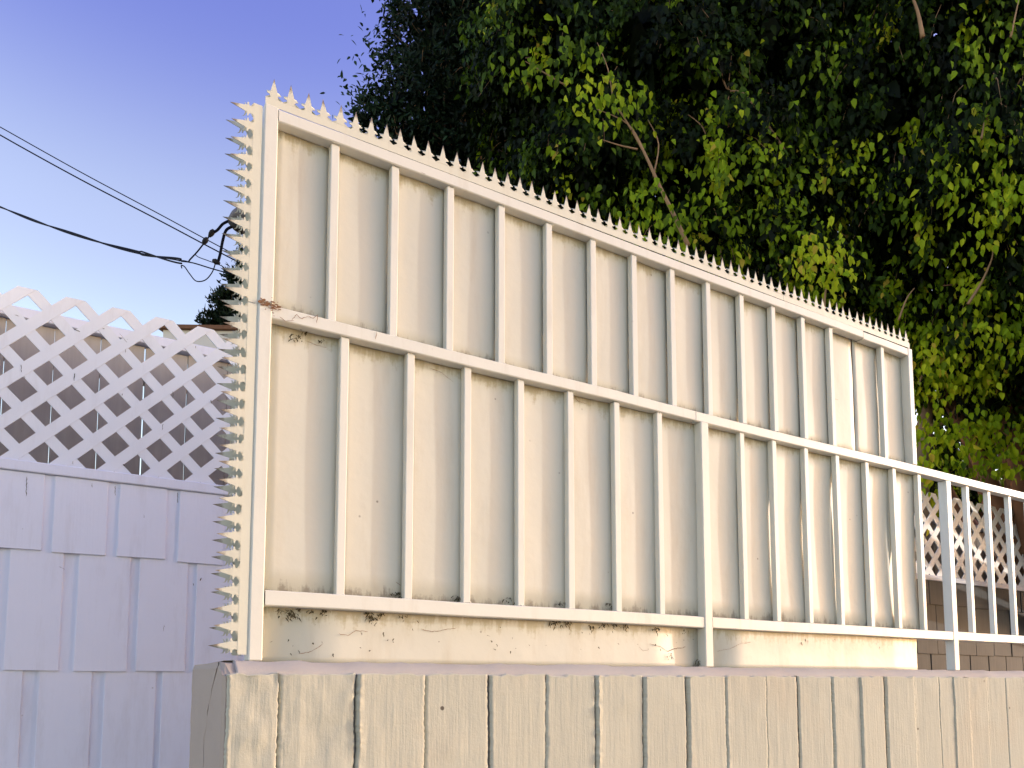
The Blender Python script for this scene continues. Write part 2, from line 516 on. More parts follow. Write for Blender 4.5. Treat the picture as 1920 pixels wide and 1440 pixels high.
# imprint of each form board, with its own depth, ragged fins and knots
edges = [0.2795, 0.37, 0.521, 0.668, 0.821, 0.966, 1.105, 1.25, 1.394, 1.528, 1.685, 1.821, 1.969, 2.095, 2.226, 2.372, 2.515, 2.60, 2.69, 2.81, 2.931, 3.07]
while edges[-1] < WX1 - 0.2:
    edges.append(edges[-1] + rnd.uniform(0.11, 0.16))
def vnoise(seed):
    g = random.Random(seed)
    tab = [g.uniform(-1, 1) for _ in range(256)]
    def f(t):
        i = math.floor(t)
        u = t - i
        u = u * u * (3 - 2 * u)
        return tab[i % 256] * (1 - u) + tab[(i + 1) % 256] * u
    return f
for bi, (xa, xb) in enumerate(zip(edges, edges[1:])):
    r = random.Random(100 + bi)
    vis = xa < 3.3
    nz = 110 if vis else 4
    z0v = 1.32
    zs = [0.0, 0.6, 1.1, 1.25] + [z0v + (1.564 - z0v) * i / nz for i in range(nz + 1)]
    ea, eb, ra, rb = vnoise(bi * 2 + 1), vnoise(bi * 2 + 3), vnoise(bi + 400), vnoise(bi + 800)
    off = r.uniform(-0.003, 0.003)
    tilt = r.uniform(-0.002, 0.002)
    fin = r.uniform(0.002, 0.006) if r.random() < 0.6 else 0.0008
    g = 0.0002 if r.random() < 0.8 else r.uniform(0.001, 0.004)      # width of the joint on this board's right
    if 2.2 < xb < 2.25: g = 0.014
    if 1.38 < xb < 1.40 or 1.81 < xb < 1.83: g = 0.007
    if 0.82 < xb < 0.822 or 1.96 < xb < 1.97: g = 0.004
    fr = [0, 0.025, 0.06] + [0.06 + 0.88 * q / 11 for q in range(1, 11)] + [0.94, 0.975, 1.0]
    nf = len(fr)
    V, Fc = [], []
    knx, knz = r.uniform(0.3, 0.7), r.uniform(1.40, 1.53)
    for z in zs:
        xl = xa + 0.0004 + ea(z * 19) * 0.0016 + ra(z * 240) * 0.0012
        xr = xb - g + eb(z * 19) * 0.0016 + rb(z * 240) * 0.0012
        for k, t in enumerate(fr):
            x = xl + (xr - xl) * t
            yv = WY0 - 0.006 + off + tilt * (t - 0.5) * 2
            if k in (1,):
                yv -= fin * (0.6 + 0.6 * ra(z * 90))
            if 1 < k < nf - 2 and vis:
                nv = mnoise.fractal(Vector((x * 26 + bi * 9, 3.1, z * 12)), 1.0, 2.0, 3)
                yv += nv * (0.0036 if bi < 2 else 0.0015 if bi < 3 else 0.0006)
                yv += mnoise.noise(Vector((x * 150 + bi * 5, 1.7, z * 6))) * 0.0007
            d2 = ((t - knx) * 0.14) ** 2 + (z - knz) ** 2
            yv -= 0.0018 * math.exp(-d2 / 0.0006) * (1 if bi % 3 == 0 else 0)
            if k in (0, nf - 1):
                yv = WY0 + 0.001
            V.append((x, yv, z + (0.003 * ra(x * 60) if z > 1.56 else 0)))
    n = len(fr)
    for i in range(len(zs) - 1):
        for k in range(n - 1):
            a = i * n + k
            Fc.append((a, a + 1, a + n + 1, a + n))
    o = len(V)
    top = (len(zs) - 1) * n
    V += [(V[top + k][0], WY0 + 0.011, V[top + k][2] + 0.001) for k in range(n)]
    for k in range(n - 1):
        Fc.append((top + k, top + k + 1, o + k + 1, o + k))
    obj('board_imprint', me_from('board_imprint', V, Fc, M_CONC, vis), wall)

# ------------------------------------------------------------------ metal fence
FX0, FX1 = 0.349, 2.712
fence = thing('metal_fence', 'tall cream metal fence of panelled bays topped with spike strips on the concrete wall', 'fence', (FX0, 0, WTOP))
RT = 0.030                       # rail depth
def rail(x0, x1, z0, z1, y0=0.0, y1=RT, sag=0.0):
    n = max(2, int((x1 - x0) / 0.14))
    bm = bmesh.new()
    prev = None
    b = 0.0022
    ph = rnd.uniform(0, 6)
    for i in range(n + 1):
        x = x0 + (x1 - x0) * i / n
        dz = sag * math.sin(i / n * 9 + ph) + rnd.uniform(-1, 1) * sag * 0.3
        dy = sag * math.sin(i / n * 6 + 2 * ph)
        pts = [(y0 + b, z0), (y1, z0), (y1, z1), (y0 + b, z1), (y0, z1 - b), (y0, z0 + b)]
        row = [bm.verts.new((x, p[0] + dy, p[1] + dz)) for p in pts]
        if prev:
            for k in range(6):
                bm.faces.new((prev[k], prev[(k + 1) % 6], row[(k + 1) % 6], row[k]))
        else:
            bm.faces.new(row)
        prev = row
    bm.faces.new(prev[::-1])
    return bm_obj('rail', bm, M_FRAME, fence)
Z_T0, Z_T1 = 2.757, 2.785
Z_M0, Z_M1 = 2.3135, 2.3425
Z_B0, Z_B1 = 1.7045, 1.7365
JX = 2.418                       # joint of the top rail
rail(0.3785, JX - 0.002, Z_T0, Z_T1, sag=0.0010)
rail(JX + 0.002, 2.684, Z_T0 - 0.002, Z_T1 - 0.002, sag=0.0006)
rail(0.376, 1.6, Z_M0, Z_M1, sag=0.0016)
rail(1.6005, 3.62, Z_M0 - 0.001, Z_M1 - 0.001, sag=0.0012)
rail(0.3785, 1.6155, Z_B0, Z_B1, sag=0.0008)
rail(1.6485, 2.893, Z_B0, Z_B1, sag=0.0008)
rail(2.926, 3.62, Z_B0, Z_B1, sag=0.0006)
def post(x0, x1, z0, z1, y0=-0.001, y1=0.032):
    return box('post', x0, x1, y0, y1, z0, z1, M_FRAME, fence, 0.0022)
post(FX0, 0.378, 2.3455, 2.788)
post(FX0 - 0.001, 0.3755, 1.592, 2.3425)
post(2.6845, 2.711, 2.3435, 2.7845)
post(1.6165, 1.6475, 1.592, Z_M0 - 0.0005, -0.002, 0.032)
post(2.894, 2.925, 1.592, Z_M0 - 0.0015, -0.002, 0.032)
PKW = 0.0195
def picket(xc, z0, z1):
    l = rnd.uniform(-0.0015, 0.0015)
    o = box('picket', xc - PKW / 2, xc + PKW / 2, 0.0065, 0.0255, z0 - 0.0004, z1 + 0.0004, M_FRAME, fence, 0.0016)
    return o
up_x = [0.507 + 0.1450 * i for i in range(15)]
for i, x in enumerate(up_x):
    if i == 13:
        continue
    picket(x, Z_M1, Z_T0)
lo_x = [0.538, 0.697, 0.847, 0.999, 1.153, 1.308, 1.463, 1.798, 1.943, 2.097, 2.257, 2.419, 2.577, 2.731, 3.055, 3.212, 3.372, 3.53]
for x in lo_x:
    picket(x, Z_B1, Z_M0)

# lumpy welds where the pickets meet the rails
bm = bmesh.new()
r = random.Random(77)
for xs_, za, zb in ((up_x[:13] + up_x[14:], Z_M1, Z_T0), (lo_x, Z_B1, Z_M0)):
    for x in xs_:
        for z, sg in ((za, 1), (zb, -1)):
            for q in range(r.randint(2, 5)):
                c = Vector((x + r.uniform(-1, 1) * PKW * 0.55, 0.0064 + r.uniform(-0.001, 0.001), z + sg * r.uniform(-0.0004, 0.002)))
                m = Matrix.Translation(c) @ Matrix.Diagonal((r.uniform(0.0015, 0.0036), r.uniform(0.001, 0.002), r.uniform(0.0009, 0.002), 1))
                bmesh.ops.create_icosphere(bm, subdivisions=1, radius=1, matrix=m)
o = bm_obj('weld_beads', bm, M_FRAME, fence, True)
o['kind'] = 'stuff'

# metal sheets closing each bay, every one a little bent
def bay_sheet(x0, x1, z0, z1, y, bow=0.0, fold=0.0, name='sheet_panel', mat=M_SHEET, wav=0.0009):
    nx, nz = 7, 9
    f1, f2 = rnd.uniform(0, 6), rnd.uniform(0, 6)
    V, Fc = [], []
    for j in range(nz + 1):
        v = j / nz
        for i in range(nx + 1):
            u = i / nx
            yy = y + wav * math.sin(f1 + 5 * u + 3 * v) + wav * 0.7 * math.sin(f2 + 7 * v)
            yy += fold * max(0, u - 0.78) / 0.22
            sh = bow * math.sin(math.pi * min(1, v * 1.05)) * (1 - v * 0.35)
            yy += bow * math.sin(math.pi * min(1, v * 1.02)) ** 0.8 * (1 - v * 0.3)
            xx = x0 + (x1 - x0) * u
            V.append((xx, yy, z0 + (z1 - z0) * v))
    n = nx + 1
    for j in range(nz):
        for i in range(nx):
            a = j * n + i
            Fc.append((a, a + 1, a + n + 1, a + n))
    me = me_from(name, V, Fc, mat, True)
    o = obj(name, me, fence)
    md = o.modifiers.new('thickness', 'SOLIDIFY')
    md.thickness = 0.0012
    md.offset = 1
    return o
SY = 0.0285
ux = [0.3785] + [x for x in up_x] + [2.684]
for i in range(len(ux) - 1):
    a, b = ux[i], ux[i + 1]
    if i == 13:
        b -= 0.0012
    elif i == 14:
        a += 0.0012
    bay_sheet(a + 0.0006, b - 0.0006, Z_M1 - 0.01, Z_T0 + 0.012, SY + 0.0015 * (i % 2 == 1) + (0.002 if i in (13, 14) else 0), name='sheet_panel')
lx = [0.3785, 0.538, 0.697, 0.847, 0.999, 1.153, 1.308, 1.463, 1.632, 1.798, 1.943, 2.097, 2.257, 2.419, 2.577, 2.715]
for i in range(len(lx) - 1):
    a, b = lx[i], lx[i + 1]
    k = max(0, i - 7)
    bow = 0.0 if i < 8 else (0.0032 + 0.0008 * k) * (1 if i % 2 else 0.75)
    g = 0.0006 if i < 8 else -0.009
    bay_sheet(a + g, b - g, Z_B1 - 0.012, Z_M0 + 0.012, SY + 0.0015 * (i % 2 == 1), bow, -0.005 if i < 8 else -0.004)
box('seam_light_block', 2.372, 2.410, 0.0345, 0.037, Z_M1 + 0.001, Z_T0 + 0.012, M_RUST, fence)  # dark bar added behind the seam to block light coming through it
# kick plates under the bottom rail
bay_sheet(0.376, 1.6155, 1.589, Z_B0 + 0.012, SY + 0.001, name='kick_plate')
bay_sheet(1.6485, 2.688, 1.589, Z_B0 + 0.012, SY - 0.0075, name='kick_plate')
# unseen panels past the right edge, added to block sun from the lattice
for i in range(15):
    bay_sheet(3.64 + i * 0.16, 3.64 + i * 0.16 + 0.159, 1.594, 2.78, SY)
post(3.621, 3.652, 1.592, 2.785)
rail(3.6525, 6.05, Z_T0, Z_T1)
rail(3.6525, 6.05, Z_M0, Z_M1)
rail(3.6525, 6.05, Z_B0, Z_B1)

# spike strips
PIT = 0.0367
def spike_mesh(seed, miss=False):
    """one spike of a pressed strip; u along the strip, v outwards, w backwards"""
    r = random.Random(seed)
    h = PIT / 2
    def lobe(s):
        out = []
        cx, cv, rr = h - 0.0053, 0.0230, 0.0055
        for k in range(7):
            a = math.radians(-62 + k * -34)
            out.append((s * (cx + rr * math.cos(a)), cv + rr * math.sin(a)))
        return out
    right = [(h, 0.0178), (h - 0.0002, 0.0182)] + [p for p in lobe(1)][:6] + [(h - 0.0048, 0.0284), (h - 0.0030, 0.0292), (h - 0.0034, 0.0312), (0.0078, 0.0318)]
    tip = [(r.uniform(-0.0012, 0.0012), 0.0640 + r.uniform(-0.002, 0.002))]
    left = [(-u, v) for u, v in right][::-1]
    poly = right + tip + left
    bm = bmesh.new()
    lean, curl = r.uniform(-0.03, 0.03), r.uniform(0.02, 0.12)
    def P(u, v, w):
        t = max(0, v - 0.03)
        return (u + lean * t, v, w + curl * t * t * 12)
    a = [bm.verts.new(P(u, v, 0)) for u, v in poly]
    b = [bm.verts.new(P(u, v, 0.0013)) for u, v in poly]
    bm.faces.new(a)
    bm.faces.new(b[::-1])
    for k in range(len(a)):
        k2 = (k + 1) % len(a)
        bm.faces.new((a[k], b[k], b[k2], a[k2]))
    # barb bent back off each shoulder
    for s in (-1, 1):
        L = [(s * 0.0079, 0.0315, 0.0002), (s * 0.0070, 0.0355, 0.0002), (s * 0.0135, 0.0365, 0.004), (s * 0.0145, 0.0345, 0.004), (s * 0.0150, 0.0405, 0.010)]
        vs = [bm.verts.new(p) for p in L]
        bm.faces.new((vs[0], vs[1], vs[2], vs[3]))
        bm.faces.new((vs[3], vs[2], vs[4]))
    bmesh.ops.triangulate(bm, faces=bm.faces)
    me = bpy.data.meshes.new('spike')
    bm.to_mesh(me)
    bm.free()
    me.materials.append(M_TIP)
    return me
SPK = [spike_mesh(s) for s in range(7)]
def strip(origin, du, dv, n, label=None, seam=()):
    """band + spikes; du runs along the strip, dv towards the tips"""
    du, dv = Vector(du), Vector(dv)
    dw = Vector((0, 1, 0))
    M = Matrix((du, dv, dw)).transposed().to_4x4()
    o0 = Vector(origin)
    bm = bmesh.new()
    cuts = [0] + list(seam) + [n]
    for a, b in zip(cuts, cuts[1:]):
        box_bm(a * PIT + (0.0008 if a else 0), b * PIT - (0.0008 if b < n else 0), 0, 0.0178, 0, 0.0013, bm=bm)
    bmesh.ops.transform(bm, matrix=Matrix.Translation(o0) @ M, verts=bm.verts)
    st = bm_obj('spike_strip', bm, M_SPIKE, fence)
    if label:
        st['label'] = label
    base = Vector(fence.location)
    for i in range(n):
        s = bpy.data.objects.new('spike', SPK[rnd.randrange(7)])
        COL.objects.link(s)
        s.parent = st
        s.matrix_local = Matrix.Translation(o0 + du * ((i + 0.5) * PIT) - Vector((0, 0, 0)) - (base + Vector(st.location))) @ M @ Matrix.Rotation(rnd.uniform(-0.03, 0.03), 4, 'X') @ Matrix.Rotation(rnd.uniform(-0.04, 0.04), 4, 'Z')
    return st
strip((FX0 + 0.001, 0.001, 2.7862), (1, 0, 0), (0, 0, 1), 64, 'long spike strip along the top rail', seam=(45,))
strip((FX0 - 0.0045, 0.001, 1.604), (0, 0, 1), (-1, 0, 0), 32, 'cream spike strip down the left post, spikes pointing sideways', seam=(20,))
strip((FX0 - 0.0022, 0.061, 1.604), (0, 0, 1), (-1, 0, 0), 32, 'shaded rear spike strip behind the first one')
# flat bar carrying the rear strip
box('post', FX0 + 0.004, FX0 + 0.028, 0.0335, 0.0625, 1.592, 2.78, M_FRAME, fence, 0.001)

# rust and torn paint at the joint of the left post
bm = bmesh.new()
r = random.Random(5)
for k in range(90):
    x = r.uniform(FX0 - 0.001, 0.392)
    z = 2.3438 - (x - FX0) * 0.10 + r.gauss(0, 0.0035 if k % 3 else 0.008)
    s = r.uniform(0.0008, 0.0030)
    a = r.uniform(-0.5, 0.5)
    vs = []
    for q in range(5):
        an = a + q * 1.2566
        vs.append(bm.verts.new((x + math.cos(an) * s * 1.6, -0.0026 - r.uniform(0, 0.0008), z + math.sin(an) * s * 0.6)))
    bm.faces.new(vs)
ru = bm_obj('rust_flakes', bm, M_RUST, fence)
ru['kind'] = 'stuff'
# dry moss and cobweb hanging in the corners below the rails
bm = bmesh.new()
def tuft(P, n, size, r):
    for k in range(n):
        p = Vector(P) + Vector((r.gauss(0, size * 0.9), r.uniform(-0.003, -0.0005), -abs(r.gauss(0, size * 0.8))))
        L = r.uniform(0.4, 1.7) * size
        d = Vector((r.gauss(0, 0.5), r.uniform(-0.2, 0), -r.uniform(0.2, 1))).normalized() * L
        w = r.uniform(0.0005, 0.0019)
        q = p + d * 0.5 + Vector((r.gauss(0, L * 0.2), 0, 0))
        e = p + d
        vs = [bm.verts.new(c) for c in (p + Vector((-w, 0, 0)), p + Vector((w, 0, 0)), q + Vector((w, -0.0006, 0)), e, q + Vector((-w, -0.0006, 0)))]
        bm.faces.new(vs)
r = random.Random(9)
for (px, py, n, s) in [(541, 1142, 26, .010), (548, 1150, 14, .008), (560, 1141, 8, .006), (585, 1143, 6, .006), (606, 1143, 12, .006), (690, 1148, 20, .007), (697, 1156, 20, .008), (715, 1148, 8, .006), (752, 1153, 6, .006), (1038, 1162, 22, .010), (1052, 1162, 10, .008), (1066, 1163, 18, .009), (1108, 1170, 8, .01), (1130, 1167, 14, .008), (1150, 1168, 12, .008), (1172, 1170, 12, .008), (1230, 1176, 20, .009), (1283, 1180, 6, .008), (1506, 1190, 22, .012), (1520, 1190, 10, .008), (1560, 1193, 8, .008), (1645, 1198, 16, .012), (1660, 1199, 12, .008), (1680, 1199, 8, .01), (1715, 1201, 10, .01), (1256, 1224, 9, .008), (1310, 1236, 14, .012), (553, 627, 16, .010), (572, 618, 6, .006), (600, 634, 5, .006), (745, 1110, 18, .008), (860, 1118, 16, .008), (953, 1120, 12, .008), (1050, 1128, 10, .007), (1140, 1130, 10, .007)]:
    tuft(at(px, py, SY - 0.004), n, s, r)
for k in range(70):          # specks and caught bits along the kick plate and sheet feet
    px = r.uniform(505, 1700)
    tuft(at(px, r.uniform(1150 + (px - 500) * 0.045, 1225), SY - 0.004), 1, 0.005, r)
o = bm_obj('moss_tufts', bm, M_MOSS_SHADE, fence)
o['kind'] = 'stuff'

bm = bmesh.new()
def crack_line(pts, y, w, bm):
    r_ = random.Random(len(pts) * 31 + int(pts[0][0]))
    P = [at(a, b, y) for a, b in pts]
    Q = []
    for a, b in zip(P, P[1:]):
        n = max(2, int((b - a).length / 0.004))
        for q in range(n):
            Q.append(a.lerp(b, q / n) + Vector((r_.uniform(-1, 1), 0, r_.uniform(-1, 1))) * 0.0011)
    Q.append(P[-1])
    prev = None
    for i, p in enumerate(Q):
        t = (Q[min(i + 1, len(Q) - 1)] - Q[max(i - 1, 0)]).normalized()
        s_ = Vector((-t.z, 0, t.x)) * w * r_.uniform(0.35, 1.0) * (0.4 if i in (0, len(Q) - 1) else 1)
        row = (bm.verts.new(p + s_), bm.verts.new(p - s_))
        if prev:
            bm.faces.new((prev[0], row[0], row[1], prev[1]))
        prev = row
for pts, y, w in (([(548, 600), (556, 590), (566, 598), (578, 592), (588, 597), (596, 590), (594, 606)], -0.0016, 0.0007), ([(524, 594), (536, 602), (552, 601)], -0.0016, 0.0009), ([(706, 621), (704, 636)], -0.0016, 0.0008),
                  ([(560, 1226), (582, 1222), (596, 1214), (606, 1206)], SY - 0.0022, 0.0006), ([(1345, 1221), (1368, 1217), (1388, 1207), (1408, 1204)], SY - 0.0105, 0.0006), ([(636, 1188), (652, 1192), (668, 1182), (690, 1184)], SY - 0.0022, 0.0006),
                  ([(1198, 1213), (1206, 1221), (1216, 1218)], SY - 0.0022, 0.0006), ([(1218, 1207), (1238, 1212), (1252, 1222), (1262, 1217), (1286, 1213)], SY - 0.0022, 0.0008), ([(1386, 578), (1384, 600), (1379, 622), (1382, 652)], SY - 0.002, 0.0009),
                  ([(575, 640), (590, 645), (604, 650), (626, 654)], SY - 0.002, 0.0005), ([(806, 690), (826, 697), (850, 716)], SY - 0.002, 0.0005), ([(1296, 790), (1294, 806)], -0.0016, 0.0009), ([(790, 1180), (808, 1184), (830, 1182), (856, 1177)], SY - 0.0022, 0.0006),
                  ([(742, 250), (748, 253)], -0.0012, 0.0006), ([(788, 322), (798, 326)], -0.0012, 0.0006), ([(1560, 746), (1572, 750)], SY - 0.002, 0.0006), ([(1140, 1070), (1146, 1090), (1143, 1112)], SY - 0.002, 0.0005), ([(1075, 742), (1084, 752), (1100, 757)], SY - 0.002, 0.0007), ([(956, 1096), (964, 1108), (970, 1120)], SY - 0.002, 0.0006), ([(742, 1092), (756, 1100), (764, 1110)], SY - 0.002, 0.0007)):
    crack_line(pts, y, w, bm)
o = bm_obj('paint_cracks', bm, M_RUST, fence)
o['kind'] = 'stuff'

# ------------------------------------------------------------------ lattice fences
LY, PD = 1.3, 0.1375
def clip(poly, axis, lim, keep_less):
    out = []
    for i in range(len(poly)):
        a, b = poly[i], poly[(i + 1) % len(poly)]
        ia = (a[axis] <= lim) if keep_less else (a[axis] >= lim)
        ib = (b[axis] <= lim) if keep_less else (b[axis] >= lim)
        if ia:
            out.append(a)
        if ia != ib:
            t = (lim - a[axis]) / (b[axis] - a[axis])
            out.append((a[0] + (b[0] - a[0]) * t, a[1] + (b[1] - a[1]) * t))
    return out
def prism(name, poly, y0, y1, mat, parent):
    n = len(poly)
    V = [(x, y0, z) for x, z in poly] + [(x, y1, z) for x, z in poly]
    Fc = [tuple(range(n)), tuple(range(2 * n - 1, n - 1, -1))] + [(k, n + k, n + (k + 1) % n, (k + 1) % n) for k in range(n)]
    bm = bmesh.new()
    vs = [bm.verts.new(v) for v in V]
    for f in Fc:
        bm.faces.new([vs[i] for i in f])
    return bm_obj(name, bm, mat, parent)
def lattice_fence(x0, x1, zrail, zrow, label, PD=0.1375, w=0.036, mat=None):
    """zrow: height of the top row of holes; holes are centred on x = phase + k*PD"""
    t = thing('lattice_fence', label, 'fence', ((x0 + x1) / 2, LY, 0))
    phase = -0.105
    ztop, zbot = zrow + 0.066, zrail + 0.001
    mid = zrow + 0.3
    for d in (1, -1):
        k0, k1 = int((x0 - phase - 1) / PD) - 1, int((x1 - phase + 1) / PD) + 2
        for k in range(k0, k1):
            # centre line: x - xa = d*(z - zrow); nodes at half a period from hole centres
            xa = phase + PD / 2 + k * PD
            hw = w / 2 * math.sqrt(2)
            jit = rnd.uniform(-0.0012, 0.0012)
            def X(z): return xa + jit + d * (z - zrow)
            za, zb = zbot - 0.1, ztop + 0.1
            poly = [(X(za) - hw, za), (X(za) + hw, za), (X(zb) + hw, zb), (X(zb) - hw, zb)]
            poly = clip(poly, 1, ztop, True)
            poly = clip(poly, 1, zbot, False) if poly else poly
            for lim, less in ((x0, False), (x1, True)):
                poly = clip(poly, 0, lim, less) if poly else poly
            if len(poly) < 3:
                continue
            y = LY - 0.006 if d == 1 else LY - 0.0045
            prism('lattice_slat', poly, y, y + 0.005, mat or M_LATT, t)
    # cap rail, posts and shingle courses
    box('cap_rail', x0, x1, LY - 0.022, LY + 0.02, zrail - 0.035, zrail, M_WHITE, t, 0.003)
    return t
def courses(t, x0, x1, rows, pitch=0.184, width=0.150, mat=None):
    for ri, (ztop, zbot, ph) in enumerate(rows):
        n = int((x1 - x0) / pitch) + 2
        y = LY - 0.013 + ri * 0.0046
        s = math.floor(x0 / pitch) * pitch
        for k in range(n + 1):
            a = s + ph + k * pitch + rnd.uniform(-0.006, 0.006)
            b = a + width + rnd.uniform(-0.005, 0.007)
            a, b = max(a, x0), min(b, x1)
            if b - a < 0.03:
                continue
            dz = rnd.uniform(-0.003, 0.003)
            tp = rnd.uniform(-0.002, 0.002)
            bm = bmesh.new()
            th = 0.0064
            P = [(a, zbot + dz), (b, zbot + dz + tp), (b - 0.001, ztop), (a + 0.001, ztop)]
            f = [bm.verts.new((x, y - (0.0034 if i < 2 else 0), z)) for i, (x, z) in enumerate(P)]
            g = [bm.verts.new((x, y + th, z)) for x, z in P]
            bm.faces.new(f)
            bm.faces.new(g[::-1])
            for i in range(4):
                bm.faces.new((f[i], g[i], g[(i + 1) % 4], f[(i + 1) % 4]))
            bmesh.ops.bevel(bm, geom=list(bm.edges), offset=0.0008, segments=1, affect='EDGES')
            bm_obj('shingle', bm, mat or M_WHITE, t)
    box('backing', x0, x1, LY + 0.018, LY + 0.035, 0.0, rows[0][0], mat or M_WHITE, t)
f1 = lattice_fence(-1.2, 2.6, 2.258, 2.770, 'white lattice-topped shingle fence left of the spike strips')
courses(f1, -1.2, 2.6, [(2.222, 1.971, 0.004), (2.222, 1.585, 0.072), (1.98, 1.20, -0.02), (1.6, 0.82, 0.07), (1.2, 0.4, 0.0), (0.8, 0.0, 0.07)])
bm = bmesh.new()
for pts, w in (([(50, 894), (49, 930)], .0012), ([(173, 906), (173, 914)], .001), ([(216, 911), (216, 929)], .001), ([(333, 923), (333, 943)], .001), ([(378, 1083), (375, 1089)], .0022), ([(362, 1094), (363, 1098)], .0016),
               ([(270, 965), (271, 985)], .0006), ([(110, 1062), (122, 1068)], .0005), ([(308, 1172), (306, 1184)], .0006)):
    crack_line(pts, LY - 0.0145, w, bm)
for pts, w in (([(40, 684), (40, 698)], .0011), ([(46, 706), (46, 709)], .0014), ([(140, 700), (139, 714)], .0014), ([(235, 655), (235, 661)], .0018), ([(324, 734), (324, 747)], .0008), ([(306, 795), (304, 806)], .0007), ([(396, 750), (396, 757)], .0016), ([(193, 616), (196, 616)], .0016),
               ([(367, 648), (367, 653)], .0016), ([(28, 590), (36, 593)], .0008), ([(141, 618), (150, 622)], .0016), ([(224, 625), (238, 642)], .0007), ([(230, 738), (229, 742)], .001), ([(137, 864), (137, 871)], .0008), ([(230, 870), (234, 874)], .0016), ([(104, 880), (112, 882)], .002)):
    crack_line(pts, LY - 0.0070, w, bm)
o = bm_obj('splits_and_drips', bm, M_MOSS_SHADE, f1)
o['kind'] = 'stuff'
f2 = lattice_fence(4.2, 9.5, 2.252, 2.752, 'far lattice fence seen between the open pickets at right', 0.152, 0.042, M_LATT2)
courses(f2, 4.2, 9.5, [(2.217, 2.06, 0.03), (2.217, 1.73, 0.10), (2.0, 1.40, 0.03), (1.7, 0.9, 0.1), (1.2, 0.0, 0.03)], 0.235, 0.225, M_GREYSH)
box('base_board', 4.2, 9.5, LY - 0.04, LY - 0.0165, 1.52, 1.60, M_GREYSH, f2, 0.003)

# board screen behind the lattice, light shows between the boards
BY = 1.6
def board_screen(label, x0, n, ztop):
    scr = thing('board_screen', label, 'fence', (x0 + n * 0.075, BY, 0))
    for k in range(n):
        a = x0 + 0.1515 * k
        b = a + 0.1515 - rnd.uniform(0.002, 0.006)
        bm = box_bm(a, b, BY, BY + 0.018, 0.0, ztop + rnd.uniform(-0.003, 0.003), 0.001)
        bmesh.ops.rotate(bm, cent=((a + b) / 2, BY, 1.4), matrix=Matrix.Rotation(rnd.uniform(-0.0015, 0.0015), 3, 'Y'), verts=bm.verts)
        bm_obj('board', bm, M_BOARD, scr)
    x1 = x0 + n * 0.1515
    box('cap_rail', x0 - 0.02, x1 + 0.02, BY - 0.03, BY + 0.035, ztop + 0.004, ztop + 0.042, M_WHITE, scr, 0.003)
    box('cross_rail', x0 - 0.02, x1 + 0.02, BY + 0.0195, BY + 0.05, ztop - 0.14, ztop - 0.06, M_BOARD, scr, 0.002)
board_screen('weathered grey board fence behind the white lattice with light in its gaps', -0.175 - 7 * 0.1515, 22, 2.842)
board_screen('brownish board fence behind the lattice seen through the open pickets', 3.9, 42, 2.72)

# ------------------------------------------------------------------ house, wires, weatherhead
ez = 0.0
hp = deep(306, 617, 7.4)
house = thing('house', 'pale house eave with brown roof edge behind the lattice fence', 'house', (hp.x, hp.y, 0))
HZ = hp.z
def hbox(name, x0, x1, y0, y1, z0, z1, mat, bev=0.0):
    o = bm_obj(name, box_bm(x0, x1, y0, y1, z0, z1, bev), mat)
    o.parent = house
    return o
hbox('wall', 0.35, 4.2, 0.4, 4.0, 0.0, HZ - 0.16, M_STUCCO)
hbox('fascia', 0.0, 4.5, 0.0, 0.03, HZ - 0.19, HZ - 0.006, M_STUCCO, 0.003)
hbox('soffit', 0.0, 4.5, 0.0305, 0.4, HZ - 0.18, HZ - 0.16, M_STUCCO)
V = [(-0.05, -0.04, HZ - 0.004), (4.55, -0.04, HZ - 0.004), (4.55, 2.2, HZ + 0.34), (-0.05, 2.2, HZ + 0.34), (4.55, 4.4, HZ - 0.004), (-0.05, 4.4, HZ - 0.004)]
V += [(x, y, z + 0.035) for x, y, z in V]
rf = obj('roof', me_from('roof', V, [(3, 2, 1, 0), (5, 4, 2, 3), (6, 7, 8, 9), (9, 8, 10, 11), (0, 1, 7, 6), (4, 5, 11, 10), (1, 2, 8, 7), (2, 4, 10, 8), (3, 0, 6, 9), (5, 3, 9, 11)], M_SHINGLE_ROOF))
rf.parent = house
house.rotation_euler.z = math.atan2(_rt.y, _rt.x) + rad(2)

WZ = 6.2                      # metres from the lens to the weatherhead
wh = thing('weatherhead', 'grey electrical weatherhead on a mast with looping black leads by the spike strip', 'weatherhead', tuple(deep(468, 640, WZ)))
mast_x = deep(474, 440, WZ)
bm = tube_mesh([(mast_x.x, mast_x.y, 2.6), (mast_x.x, mast_x.y, mast_x.z)], 0.026, 10)
bm_obj('mast', bm, M_GALV, wh, True)
hood = smooth_path([deep(476, 436, WZ), deep(474, 414, WZ), deep(463, 402, WZ), deep(448, 402, WZ), deep(437, 408, WZ), deep(431, 414, WZ)], 4)
rr = [0.026 + 0.030 * math.sin(math.pi * min(1, i / (len(hood) - 1) * 1.15)) ** 1.0 for i in range(len(hood))]
bm_obj('hood', tube_mesh(hood, rr, 12), M_GALV, wh, True)
ins = [deep(434, 414, WZ), deep(445, 425, WZ), deep(456, 434, WZ)]
bm_obj('insulator_block', tube_mesh([ins[0], ins[1], ins[2]], [0.034, 0.04, 0.03], 10), M_TAPE, wh, True)
def cable(pts, rad_, parent, name='lead', mat=M_CABLE, k=6):
    return bm_obj(name, tube_mesh(smooth_path(pts, k), rad_, 7), mat, parent, True)
cable([deep(432, 413, WZ), deep(418, 420, WZ), deep(407, 432, WZ), deep(396, 438, WZ)], 0.011, wh)
cable([deep(396, 438, WZ), deep(384, 454, WZ), deep(370, 472, WZ), deep(356, 487, WZ), deep(354, 491, WZ)], 0.006, wh)
